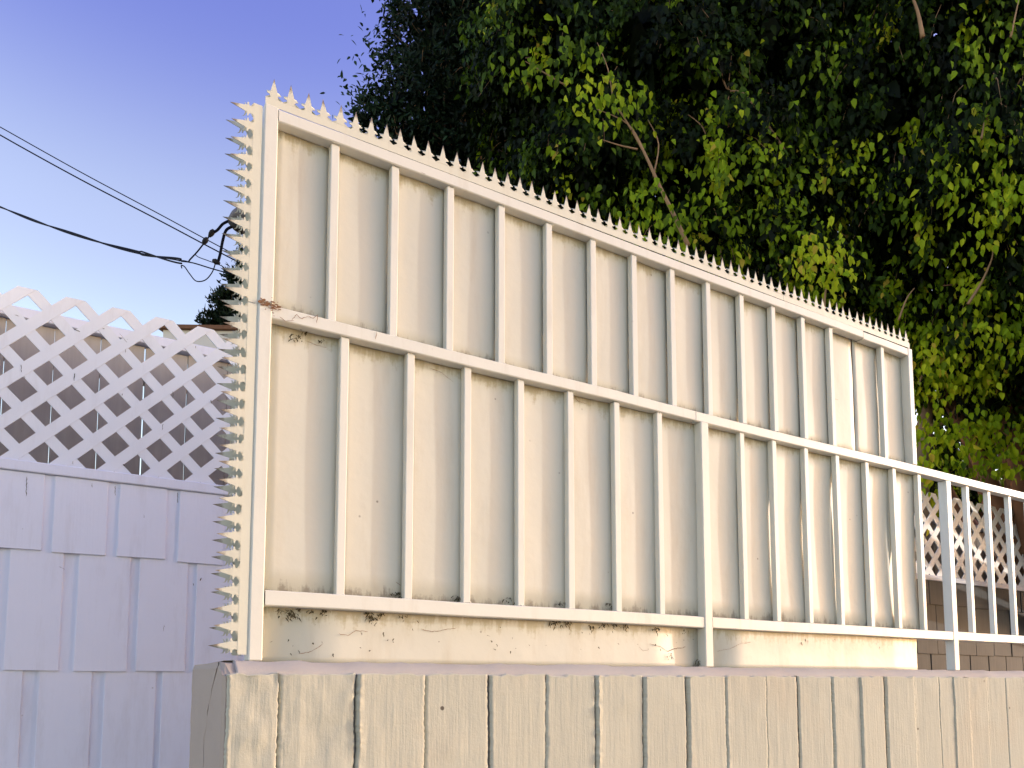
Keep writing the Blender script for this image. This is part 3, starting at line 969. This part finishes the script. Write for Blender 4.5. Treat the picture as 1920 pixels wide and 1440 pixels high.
cable([deep(437, 424, WZ), deep(424, 432, WZ), deep(418, 450, WZ), deep(413, 476, WZ), deep(408, 494, WZ)], 0.0115, wh)
cable([deep(405, 490, WZ), deep(398, 510, WZ), deep(385, 525, WZ), deep(368, 527, WZ), deep(356, 514, WZ), deep(346, 500, WZ), deep(340, 498, WZ), deep(341, 503, WZ)], 0.0045, wh)
cable([deep(365, 476, WZ), deep(372, 482, WZ), deep(388, 488, WZ), deep(404, 494, WZ), deep(418, 500, WZ), deep(424, 508, WZ)], 0.0035, wh)
def knob(a, b, r0):
    bm = tube_mesh([deep(*a, WZ), deep((a[0] * 2 + b[0]) / 3, (a[1] * 2 + b[1]) / 3, WZ), deep((a[0] + 2 * b[0]) / 3, (a[1] + 2 * b[1]) / 3, WZ), deep(*b, WZ)], [r0 * 0.6, r0 * 1.1, r0, r0 * 0.5], 8)
    bm_obj('connector', bm, M_TAPE, wh)
knob((401, 431), (392, 444), 0.020)
knob((389, 446), (380, 458), 0.020)
knob((399, 488), (412, 494), 0.020)
# service drop: two conductors twisted round a bare carrier
sd = thing('service_drop_cable', 'twisted black service cable running low to the weatherhead', 'cable', tuple(deep(-40, 375, WZ + 3)))
base = smooth_path([deep(-60, 366, 9.5), deep(0, 388, 9.0), deep(60, 412, 8.4), deep(120, 433, 7.8), deep(200, 458, 7.2), deep(280, 478, 6.7), deep(340, 490, 6.3)], 16)
for q in range(3):
    pts = []
    for i, p in enumerate(base):
        an = i * 0.15 + q * 3.1416
        loose = 0.0085 if i < len(base) - 20 else 0.018
        pts.append(p + (_rt * math.cos(an) * 0.5 + _up * math.sin(an)) * loose * (1.0 if q < 2 else 0.2))
    bm_obj('strand', tube_mesh(pts, [0.0078, 0.0070, 0.005][q], 6), M_CABLE, sd, True)
bm_obj('strand', tube_mesh(smooth_path([base[-1], deep(362, 493, 6.25), deep(395, 503, WZ), deep(424, 511, WZ), deep(470, 522, WZ)], 5), 0.005, 6), M_CABLE, sd, True)
bm_obj('strand', tube_mesh(smooth_path([base[-3], deep(345, 489, 6.3), deep(357, 492, WZ)], 5), 0.005, 6), M_CABLE, sd, True)
for nm, lab, pts, r_ in (('power_line', 'thin upper black power line crossing the sky at left', [(-80, 193), (0, 238), (150, 322), (300, 402), (400, 456), (520, 519)], 0.0065),
                         ('power_line', 'thicker power line just below the thin one in the sky', [(-80, 204), (0, 253), (150, 336), (300, 414), (400, 467), (520, 529)], 0.0085)):
    P = smooth_path([deep(a, b, 10) for a, b in pts], 8)
    o = bm_obj(nm, tube_mesh(P, r_, 6), M_CABLE, None, True)
    tag(o, lab, 'power line', 'power lines')

# ------------------------------------------------------------------ foliage
def leaf_shape(wd=0.5, fold=0.12, curl=0.10):
    """unit leaf along +x, flat side +z; 7 verts, 6 triangles"""
    V = np.array([(0, 0, 0), (0.30, wd * 0.46, fold * wd), (0.66, wd * 0.36, fold * wd * 0.7 - curl * 0.4), (1.0, 0, -curl), (0.66, -wd * 0.36, fold * wd * 0.7 - curl * 0.4), (0.30, -wd * 0.46, fold * wd), (0.45, 0, -0.02)], float)
    T = np.array([(0, 6, 1), (1, 6, 2), (2, 6, 3), (3, 6, 4), (4, 6, 5), (5, 6, 0)], int)
    return V, T

def frames(dirs, norms):
    x = dirs / np.linalg.norm(dirs, axis=1, keepdims=True)
    z = norms - (norms * x).sum(1, keepdims=True) * x
    z /= np.linalg.norm(z, axis=1, keepdims=True) + 1e-9
    y = np.cross(z, x)
    return np.stack([x, y, z], axis=2)            # columns

def build_leaves(name, P, Fm, S, tone, mat, parent, shape, stuff=True):
    LV, LT = shape
    n, k = len(P), len(LV)
    W = np.einsum('nij,kj->nki', Fm, LV) * S[:, None, None] + P[:, None, :]
    T = (LT[None] + (np.arange(n) * k)[:, None, None]).reshape(-1, 3)
    me = bpy.data.meshes.new(name)
    me.vertices.add(n * k)
    me.vertices.foreach_set('co', W.reshape(-1).astype(np.float32))
    nt = len(T)
    me.loops.add(nt * 3)
    me.loops.foreach_set('vertex_index', T.reshape(-1).astype(np.int32))
    me.polygons.add(nt)
    me.polygons.foreach_set('loop_start', np.arange(0, nt * 3, 3, dtype=np.int32))
    me.update(calc_edges=True)
    at_ = me.attributes.new('tone', 'FLOAT', 'POINT')
    at_.data.foreach_set('value', np.repeat(tone, k).astype(np.float32))
    me.materials.append(mat)
    o = obj(name, me, parent)
    if stuff:
        o['kind'] = 'stuff'
    return o

TWIGS = []
def crown_points(g, lobes, n_clump, per, size, droop, spread, depth_in=0.42, tone0=(0.1, 0.5), bright=0.06, bright_fn=None):
    """clumps of leaves scattered over the outside of a union of lobes"""
    C = np.array([l[0] for l in lobes], float)
    Rr = np.array([l[1] for l in lobes], float)
    wts = (Rr[:, 0] * Rr[:, 2])
    wts /= wts.sum()
    P, Dd, Nn, S, T = [], [], [], [], []
    TWIGS.clear()
    made = 0
    while made < n_clump:
        i = g.choice(len(lobes), p=wts)
        v = g.normal(size=3)
        v /= np.linalg.norm(v)
        if v[1] * _s + v[0] * _c > 0.35 and g.random() < 0.75:
            continue                                  # fewer on the far side
        rr = 1.04 - depth_in * g.random() ** 1.3
        p = C[i] + v * Rr[i] * rr
        q = ((p - C) / Rr)
        dd = (q ** 2).sum(1)
        dd[i] = 9
        if dd.min() < 0.62:
            continue
        out = v / Rr[i]
        out /= np.linalg.norm(out)
        made += 1
        m = max(4, int(g.normal(per, per * 0.3)))
        hang = np.array([out[0] * 0.45, out[1] * 0.45, -droop]) + g.normal(size=3) * 0.15
        # a spray: leaves along a short drooping shoot
        t = g.random(m)
        shoot = p + hang * spread * 2.0 * (t - 0.35)[:, None] + g.normal(size=(m, 3)) * spread * (0.22 + 0.22 * (1 - t))[:, None]
        if made % 3 == 0:
            TWIGS.append([Vector(p - hang * spread * 0.8 - out * 0.05), Vector(p), Vector(p + hang * spread * 1.2 + np.array([0, 0, -0.01]))])
        d = np.array([out[0] * 0.30, out[1] * 0.30, -droop]) + g.normal(size=(m, 3)) * 0.38
        nn = out * 0.8 + np.array([0, 0, 0.25]) + g.normal(size=(m, 3)) * 0.45
        P.append(shoot); Dd.append(d); Nn.append(nn)
        S.append(size * g.uniform(0.55, 1.25, m))
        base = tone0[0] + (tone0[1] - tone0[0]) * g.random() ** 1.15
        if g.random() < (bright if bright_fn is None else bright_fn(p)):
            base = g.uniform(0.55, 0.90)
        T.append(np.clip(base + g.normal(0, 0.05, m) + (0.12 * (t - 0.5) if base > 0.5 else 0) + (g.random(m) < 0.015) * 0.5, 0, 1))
    return np.concatenate(P), np.concatenate(Dd), np.concatenate(Nn), np.concatenate(S), np.concatenate(T)

def px_np(P):
    v = P - np.array(EYE)
    z = v @ np.array(_fw)
    return 960 + FPX * (v @ np.array(_rt)) / z, YPP - FPX * (v @ np.array(_up)) / z, z

def tree(name, label, seed, lobes, base, trunk_r, bark, mat, shape, n_clump, per, size, droop, spread, branches=(), extra=(), tone0=(0.1, 0.5), bright=0.06, bright_fn=None, single=300, inner=2600, trunk_path=None, inner_size=0.16):
    g = np.random.default_rng(seed)
    r = random.Random(seed)
    t = thing(name, label, 'tree', base)
    top = Vector(np.mean([l[0] for l in lobes], axis=0))
    path = trunk_path or [Vector(base), Vector(base) * 0.9 + top * 0.1 + Vector((r.uniform(-.1, .1), 0, 0)), Vector(base) * 0.5 + top * 0.5, top]
    if trunk_path is None:
        path[1].z = base[2] + (top.z - base[2]) * 0.3
    bm = tube_mesh(smooth_path(path, 6), [trunk_r * (1 - 0.6 * i / (6 * (len(path) - 1))) * (1 + 0.06 * math.sin(i * 2.1)) for i in range(6 * (len(path) - 1) + 1)], 12)
    bm_obj('trunk', bm, bark, t, True)
    # limbs from the trunk into each lobe, with a few twigs
    for c, rr in lobes:
        c = Vector(c)
        k = min(max((c.z - base[2]) / max(0.1, (top.z - base[2])) * 0.55, 0.25), 0.9)
        s0 = Vector(base).lerp(top, k)
        mid = s0.lerp(c, 0.55) + Vector((r.uniform(-.1, .1), r.uniform(-.1, .1), 0.12))
        bm = tube_mesh(smooth_path([s0, mid, c], 4), [trunk_r * 0.4 * (1 - 0.75 * i / 8) for i in range(9)], 7)
        for q in range(7):
            v = Vector((r.gauss(0, 1), r.gauss(0, 1), r.gauss(0, 1))).normalized()
            e = c + Vector((v.x * rr[0], v.y * rr[1], v.z * rr[2])) * 0.95
            m = c.lerp(e, 0.5) + Vector((0, 0, 0.06))
            tube_mesh([c.lerp(s0, 0.2), m, e], [0.012, 0.008, 0.003], 5, bm)
        bm_obj('branch', bm, bark, t, True)
    for pts, ra in branches:
        P = smooth_path(pts, 4)
        bm_obj('branch', tube_mesh(P, [ra * (1 - 0.7 * i / (len(P) - 1)) for i in range(len(P))], 6), M_TWIG, t, True)
    P, Dd, Nn, S, T = crown_points(g, lobes, n_clump, per, size, droop, spread, tone0=tone0, bright=bright, bright_fn=bright_fn)
    bm = bmesh.new()
    for w in TWIGS:
        tube_mesh(w, [0.0028, 0.0022, 0.001], 3, bm, False)
    tw = bm_obj('twigs', bm, M_TWIG, t)
    tw['kind'] = 'stuff'
    for (c, rad_, m, tn) in extra:                      # named sprays of young leaves
        c = np.array(c)
        pp = c + g.normal(size=(m, 3)) * np.array(rad_)
        P = np.concatenate([P, pp])
        Dd = np.concatenate([Dd, np.array([0, -0.15, -droop]) + g.normal(size=(m, 3)) * 0.35])
        Nn = np.concatenate([Nn, np.array([-_c, -_s, 0.3]) + g.normal(size=(m, 3)) * 0.5])
        S = np.concatenate([S, size * g.uniform(0.7, 1.15, m)])
        T = np.concatenate([T, np.clip(g.normal(tn, 0.07, m), 0, 1)])
    Fm = frames(Dd, Nn)
    # the leaves that show largest are objects of their own
    if single:
        x, y, z = px_np(P)
        ok = (x > 0) & (x < 1920) & (y > 0) & (y < 880) & (z > 0)
        ztop = np.where(x < 1718, 194 + 0.378 * (x - 497), 2000)
        ok &= y < ztop - 8
        score = np.where(ok, S / z, -1)
        # keep to leaves on the outside of the crown, one per small patch of the picture
        order = np.argsort(z + (~ok) * 1e3)
        cell, pick = set(), []
        for i in order:
            if not ok[i] or len(pick) >= single:
                break
            key = (int(x[i] / 16), int(y[i] / 16))
            if key in cell:
                continue
            cell.add(key)
            pick.append(i)
        pick = np.array(pick, int)
        LV, LT = shape
        meshes = []
        for q in range(6):
            me = me_from('leaf', LV, [tuple(int(a) for a in f) for f in LT], mat)
            a_ = me.attributes.new('tone', 'FLOAT', 'POINT')
            a_.data.foreach_set('value', np.full(len(LV), [0.15, 0.3, 0.45, 0.6, 0.75, 0.9][q], np.float32))
            meshes.append(me)
        b = Vector(t.location)
        for i in pick:
            o = bpy.data.objects.new('leaf', meshes[int(min(5, max(0, T[i] * 6.4 - 0.6)))])
            COL.objects.link(o)
            o.parent = t
            o.matrix_local = Matrix.Translation(Vector(P[i]) - b) @ (Matrix([list(row) for row in Fm[i]]).to_4x4()) @ Matrix.Scale(float(S[i]), 4)
        keep = np.ones(len(P), bool)
        keep[pick] = False
        P, Fm, S, T = P[keep], Fm[keep], S[keep], T[keep]
    build_leaves('crown', P, Fm, S, T, mat, t, shape)
    if inner:                                           # fill leaves inside the lobes, toned dark to stand for inner shade
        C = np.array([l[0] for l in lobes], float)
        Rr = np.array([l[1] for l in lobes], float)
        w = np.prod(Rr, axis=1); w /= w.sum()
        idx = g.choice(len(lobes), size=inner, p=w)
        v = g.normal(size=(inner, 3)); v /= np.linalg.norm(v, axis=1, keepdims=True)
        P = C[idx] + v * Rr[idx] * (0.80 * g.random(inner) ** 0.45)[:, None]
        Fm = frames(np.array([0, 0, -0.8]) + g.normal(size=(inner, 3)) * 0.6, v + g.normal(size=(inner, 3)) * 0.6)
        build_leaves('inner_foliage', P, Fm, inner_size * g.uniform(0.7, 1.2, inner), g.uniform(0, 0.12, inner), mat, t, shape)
    return t

FIC = leaf_shape(0.58, 0.18, 0.16)
SML = leaf_shape(0.42, 0.12, 0.05)
def lobe(px, py, z, rx, rz, ry=None):
    return (tuple(deep(px, py, z)), (rx, ry or rx, rz))

# left tree: small bluish leaves against the sky
lobesA = [lobe(860, 120, 6.6, .62, .62), lobe(905, -120, 6.7, .72, .7), lobe(800, 215, 6.3, .48, .42), lobe(770, 300, 6.2, .42, .42), lobe(880, 330, 6.4, .6, .55),
          lobe(960, 180, 6.8, .7, .7), lobe(1010, -60, 6.9, .8, .8), lobe(1000, 430, 6.6, .7, .6), lobe(735, 235, 6.2, .25, .24), lobe(830, 20, 6.5, .42, .42), lobe(900, 470, 6.4, .5, .5), lobe(930, -380, 6.8, .7, .6)]
exA = [(deep(a, b, 6.1), (.07, .05, .06), n, t_) for a, b, n, t_ in ((690, 50, 14, .7), (672, 95, 16, .8), (705, 85, 26, .7), (660, 165, 22, .8), (690, 150, 40, .75), (655, 205, 20, .8), (690, 205, 60, .7), (735, 30, 30, .6), (720, 120, 50, .7), (740, -10, 30, .6), (700, 190, 50, .75))]
tree('dark_tree', 'dark bluish small-leaved tree against the sky, left edge of the foliage', 3, lobesA, (deep(950, 500, 6.7).x, deep(950, 500, 6.7).y, 0), 0.12, M_BARK, M_LEAF_B, SML,
     2300, 22, 0.058, 0.1, 0.12, extra=exA, tone0=(0.05, 0.8), bright=0.0, inner=4500, inner_size=0.2)

# middle tree
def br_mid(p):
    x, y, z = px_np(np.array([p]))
    return 0.06 + 0.40 * max(0, min(1, (y[0] - 120) / 420))  # more bright clumps lower down: low light put into the leaf tone
lobesB = [lobe(1120, 330, 5.4, .55, .55), lobe(1050, 130, 5.6, .65, .62), lobe(1230, 150, 5.3, .6, .6), lobe(1180, -120, 5.6, .75, .7), lobe(1330, 330, 5.3, .6, .5), lobe(1390, 120, 5.5, .65, .65),
          lobe(1420, -150, 5.6, .8, .8), lobe(1300, 480, 5.4, .5, .45), lobe(1440, 480, 5.4, .5, .5), lobe(1150, 480, 5.6, .5, .45), lobe(1030, 360, 5.8, .5, .5), lobe(1500, 330, 5.5, .55, .55), lobe(1560, 560, 5.6, .5, .45),
          lobe(1300, -420, 5.7, .8, .7), lobe(1080, -330, 5.8, .7, .6)]
def D(pts, z): return [deep(a, b, z) for a, b in pts]
brB = [(D([(1290, 460), (1262, 400), (1235, 345), (1210, 290), (1185, 245), (1160, 205)], 4.70), 0.016), (D([(1215, 300), (1180, 235), (1120, 205)], 4.70), 0.007), (D([(1225, 330), (1235, 270), (1215, 225)], 4.7), 0.006),
       (D([(1195, 280), (1160, 272), (1130, 262)], 4.7), 0.007), (D([(1150, 190), (1140, 130), (1120, 80)], 4.7), 0.005), (D([(1060, 160), (1010, 130), (985, 115)], 4.8), 0.006),
       (D([(1545, 590), (1548, 545), (1556, 510)], 4.6), 0.008), (D([(1470, 280), (1400, 180), (1362, 165), (1340, 90), (1305, 50)], 4.85), 0.009), (D([(1366, 250), (1366, 165), (1372, 100)], 4.85), 0.006), (D([(1335, 290), (1318, 240), (1290, 215)], 4.85), 0.007)]
exB = [(deep(1550, 500, 4.55), (.13, .08, .10), 130, 0.90), (deep(1510, 478, 4.55), (.06, .06, .05), 36, 0.93), (deep(1110, 165, 4.65), (.12, .07, .09), 60, 0.86), (deep(1170, 205, 4.65), (.12, .07, .09), 70, 0.75), (deep(990, 115, 4.8), (.14, .08, .10), 70, 0.66), (deep(1090, 105, 4.75), (.16, .08, .10), 60, 0.62),
       (deep(1240, 420, 4.7), (.14, .08, .12), 80, 0.74), (deep(1200, 395, 4.7), (.14, .08, .10), 60, 0.68), (deep(1400, 300, 4.8), (.2, .1, .16), 120, 0.72), (deep(1470, 330, 4.8), (.2, .1, .16), 100, 0.70), (deep(1350, 380, 4.8), (.2, .1, .14), 110, 0.72), (deep(1540, 115, 4.9), (.12, .1, .16), 70, 0.66)]
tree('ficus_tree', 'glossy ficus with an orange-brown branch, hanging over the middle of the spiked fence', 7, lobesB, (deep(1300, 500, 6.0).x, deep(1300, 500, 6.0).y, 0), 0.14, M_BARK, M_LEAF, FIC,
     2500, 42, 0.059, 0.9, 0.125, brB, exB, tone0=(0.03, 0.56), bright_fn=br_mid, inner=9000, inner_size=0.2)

# right tree, nearest the open pickets, with its reddish trunk
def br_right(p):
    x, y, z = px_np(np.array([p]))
    return 0.08 + 0.52 * max(0, min(1, (y[0] - 180) / 420))  # clump tone brightens downwards, standing in for light on the lower leaves
lobesC = [lobe(1640, 230, 5.4, .6, .6), lobe(1600, -60, 5.5, .75, .7), lobe(1800, 60, 5.3, .75, .75), lobe(1720, 420, 5.2, .5, .5), lobe(1840, 320, 5.0, .55, .55), lobe(1690, 600, 5.6, .45, .42), lobe(1830, 560, 5.2, .5, .48),
          lobe(1960, 200, 5.2, .7, .8), lobe(1990, 520, 5.2, .6, .6), lobe(1780, 740, 5.9, .36, .22), lobe(1760, 640, 5.7, .4, .3), lobe(1910, 700, 5.4, .42, .34), lobe(1860, 800, 6.0, .34, .16), lobe(1745, 850, 6.3, .30, .15), lobe(2060, 780, 5.6, .5, .3),
          lobe(1750, -330, 5.6, .85, .8), lobe(2150, 0, 5.4, .9, 1.0), lobe(2200, 500, 5.4, .8, .8), lobe(2000, -300, 5.4, .9, .8), lobe(2420, 200, 5.6, 1.0, 1.1)]
lobesC += [lobe(1700, 890, 7.2, .5, .35), lobe(1790, 930, 7.4, .5, .28), lobe(1880, 950, 7.6, .6, .3), lobe(1990, 960, 7.4, .6, .35)]
# unseen lobes of this crown, added past the right edge to shade the lattice
lobesC += [((4.85, -0.05, 3.2), (.5, .28, .8)), ((5.35, 0.20, 3.15), (.6, .36, .6)), ((6.0, 0.15, 3.75), (.7, .38, .75)), ((5.5, 0.20, 4.3), (.7, .38, .6))]
brC = [(D([(1815, 570), (1840, 530), (1858, 490), (1862, 470)], 4.7), 0.010), (D([(1730, 70), (1720, 20), (1700, -30)], 4.6), 0.014), (D([(1895, 70), (1910, 0)], 4.5), 0.008), (D([(1840, 260), (1845, 230)], 4.5), 0.008), (D([(1730, 800), (1775, 790), (1795, 755)], 5.6), 0.016), (D([(1722, 720), (1735, 690), (1745, 660)], 5.2), 0.008), (D([(1685, 600), (1700, 560), (1715, 540)], 4.9), 0.008)]
exC = [(deep(1810, 640, 4.9), (.12, .1, .14), 90, 0.86), (deep(1740, 690, 4.9), (.07, .06, .09), 40, 0.88), (deep(1730, 850, 5.2), (.06, .08, .2), 90, 0.85), (deep(1900, 640, 4.7), (.1, .1, .14), 70, 0.80), (deep(1905, 300, 4.5), (.09, .1, .22), 120, 0.80), (deep(1860, 400, 4.5), (.14, .1, .15), 90, 0.84), (deep(1770, 350, 4.7), (.10, .08, .10), 70, 0.84),
       (deep(1840, 110, 4.5), (.10, .1, .14), 60, 0.74), (deep(1640, 350, 4.9), (.12, .1, .10), 60, 0.78), (deep(1870, 830, 5.3), (.18, .1, .08), 90, 0.78)]
exC += [(deep(a, b, 5.2), (.10, .08, .07), n, t_) for a, b, n, t_ in ((1838, 800, 70, .78), (1772, 838, 50, .8), (1872, 868, 90, .72), (1905, 820, 60, .75), (1765, 715, 60, .8), (1820, 880, 60, .7), (1750, 790, 36, .75))]
tb = deep(1930, 900, 6.4)
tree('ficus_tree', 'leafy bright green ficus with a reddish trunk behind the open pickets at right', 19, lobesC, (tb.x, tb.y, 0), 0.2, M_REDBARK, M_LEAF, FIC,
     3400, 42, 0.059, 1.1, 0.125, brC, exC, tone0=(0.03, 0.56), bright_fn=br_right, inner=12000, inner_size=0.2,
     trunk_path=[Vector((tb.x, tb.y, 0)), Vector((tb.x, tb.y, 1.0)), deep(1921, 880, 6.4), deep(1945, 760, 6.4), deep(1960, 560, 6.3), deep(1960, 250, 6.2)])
# cut stub rising beside the fence end
st = thing('tree_stub', 'grey cut tree stub just past the right end post of the fence', 'tree', (deep(1730, 830, 5.7).x, deep(1730, 830, 5.7).y, 0))
bm_obj('trunk', tube_mesh([(st.location.x, st.location.y, 0), deep(1722, 900, 5.7), deep(1733, 800, 5.7), deep(1744, 735, 5.7)], [0.09, 0.07, 0.06, 0.015], 9), M_BARK, st, True)

# small conifer-like tree far behind the house
lobesF = [lobe(447, 525, 15, .20, .24), lobe(432, 572, 15, .32, .26), lobe(402, 606, 15, .24, .16), lobe(478, 560, 15, .34, .5), lobe(462, 490, 15, .12, .2), lobe(455, 622, 15, .42, .3)]
tree('distant_tree', 'small dark bushy tree beyond the house roof, under the weatherhead', 23, lobesF, (deep(450, 640, 15).x, deep(450, 640, 15).y, 0), 0.12, M_BARK, M_LEAF_B, SML,
     500, 14, 0.10, -0.5, 0.13, tone0=(0.1, 0.8), bright=0.0, single=0, inner=1800, inner_size=0.16)
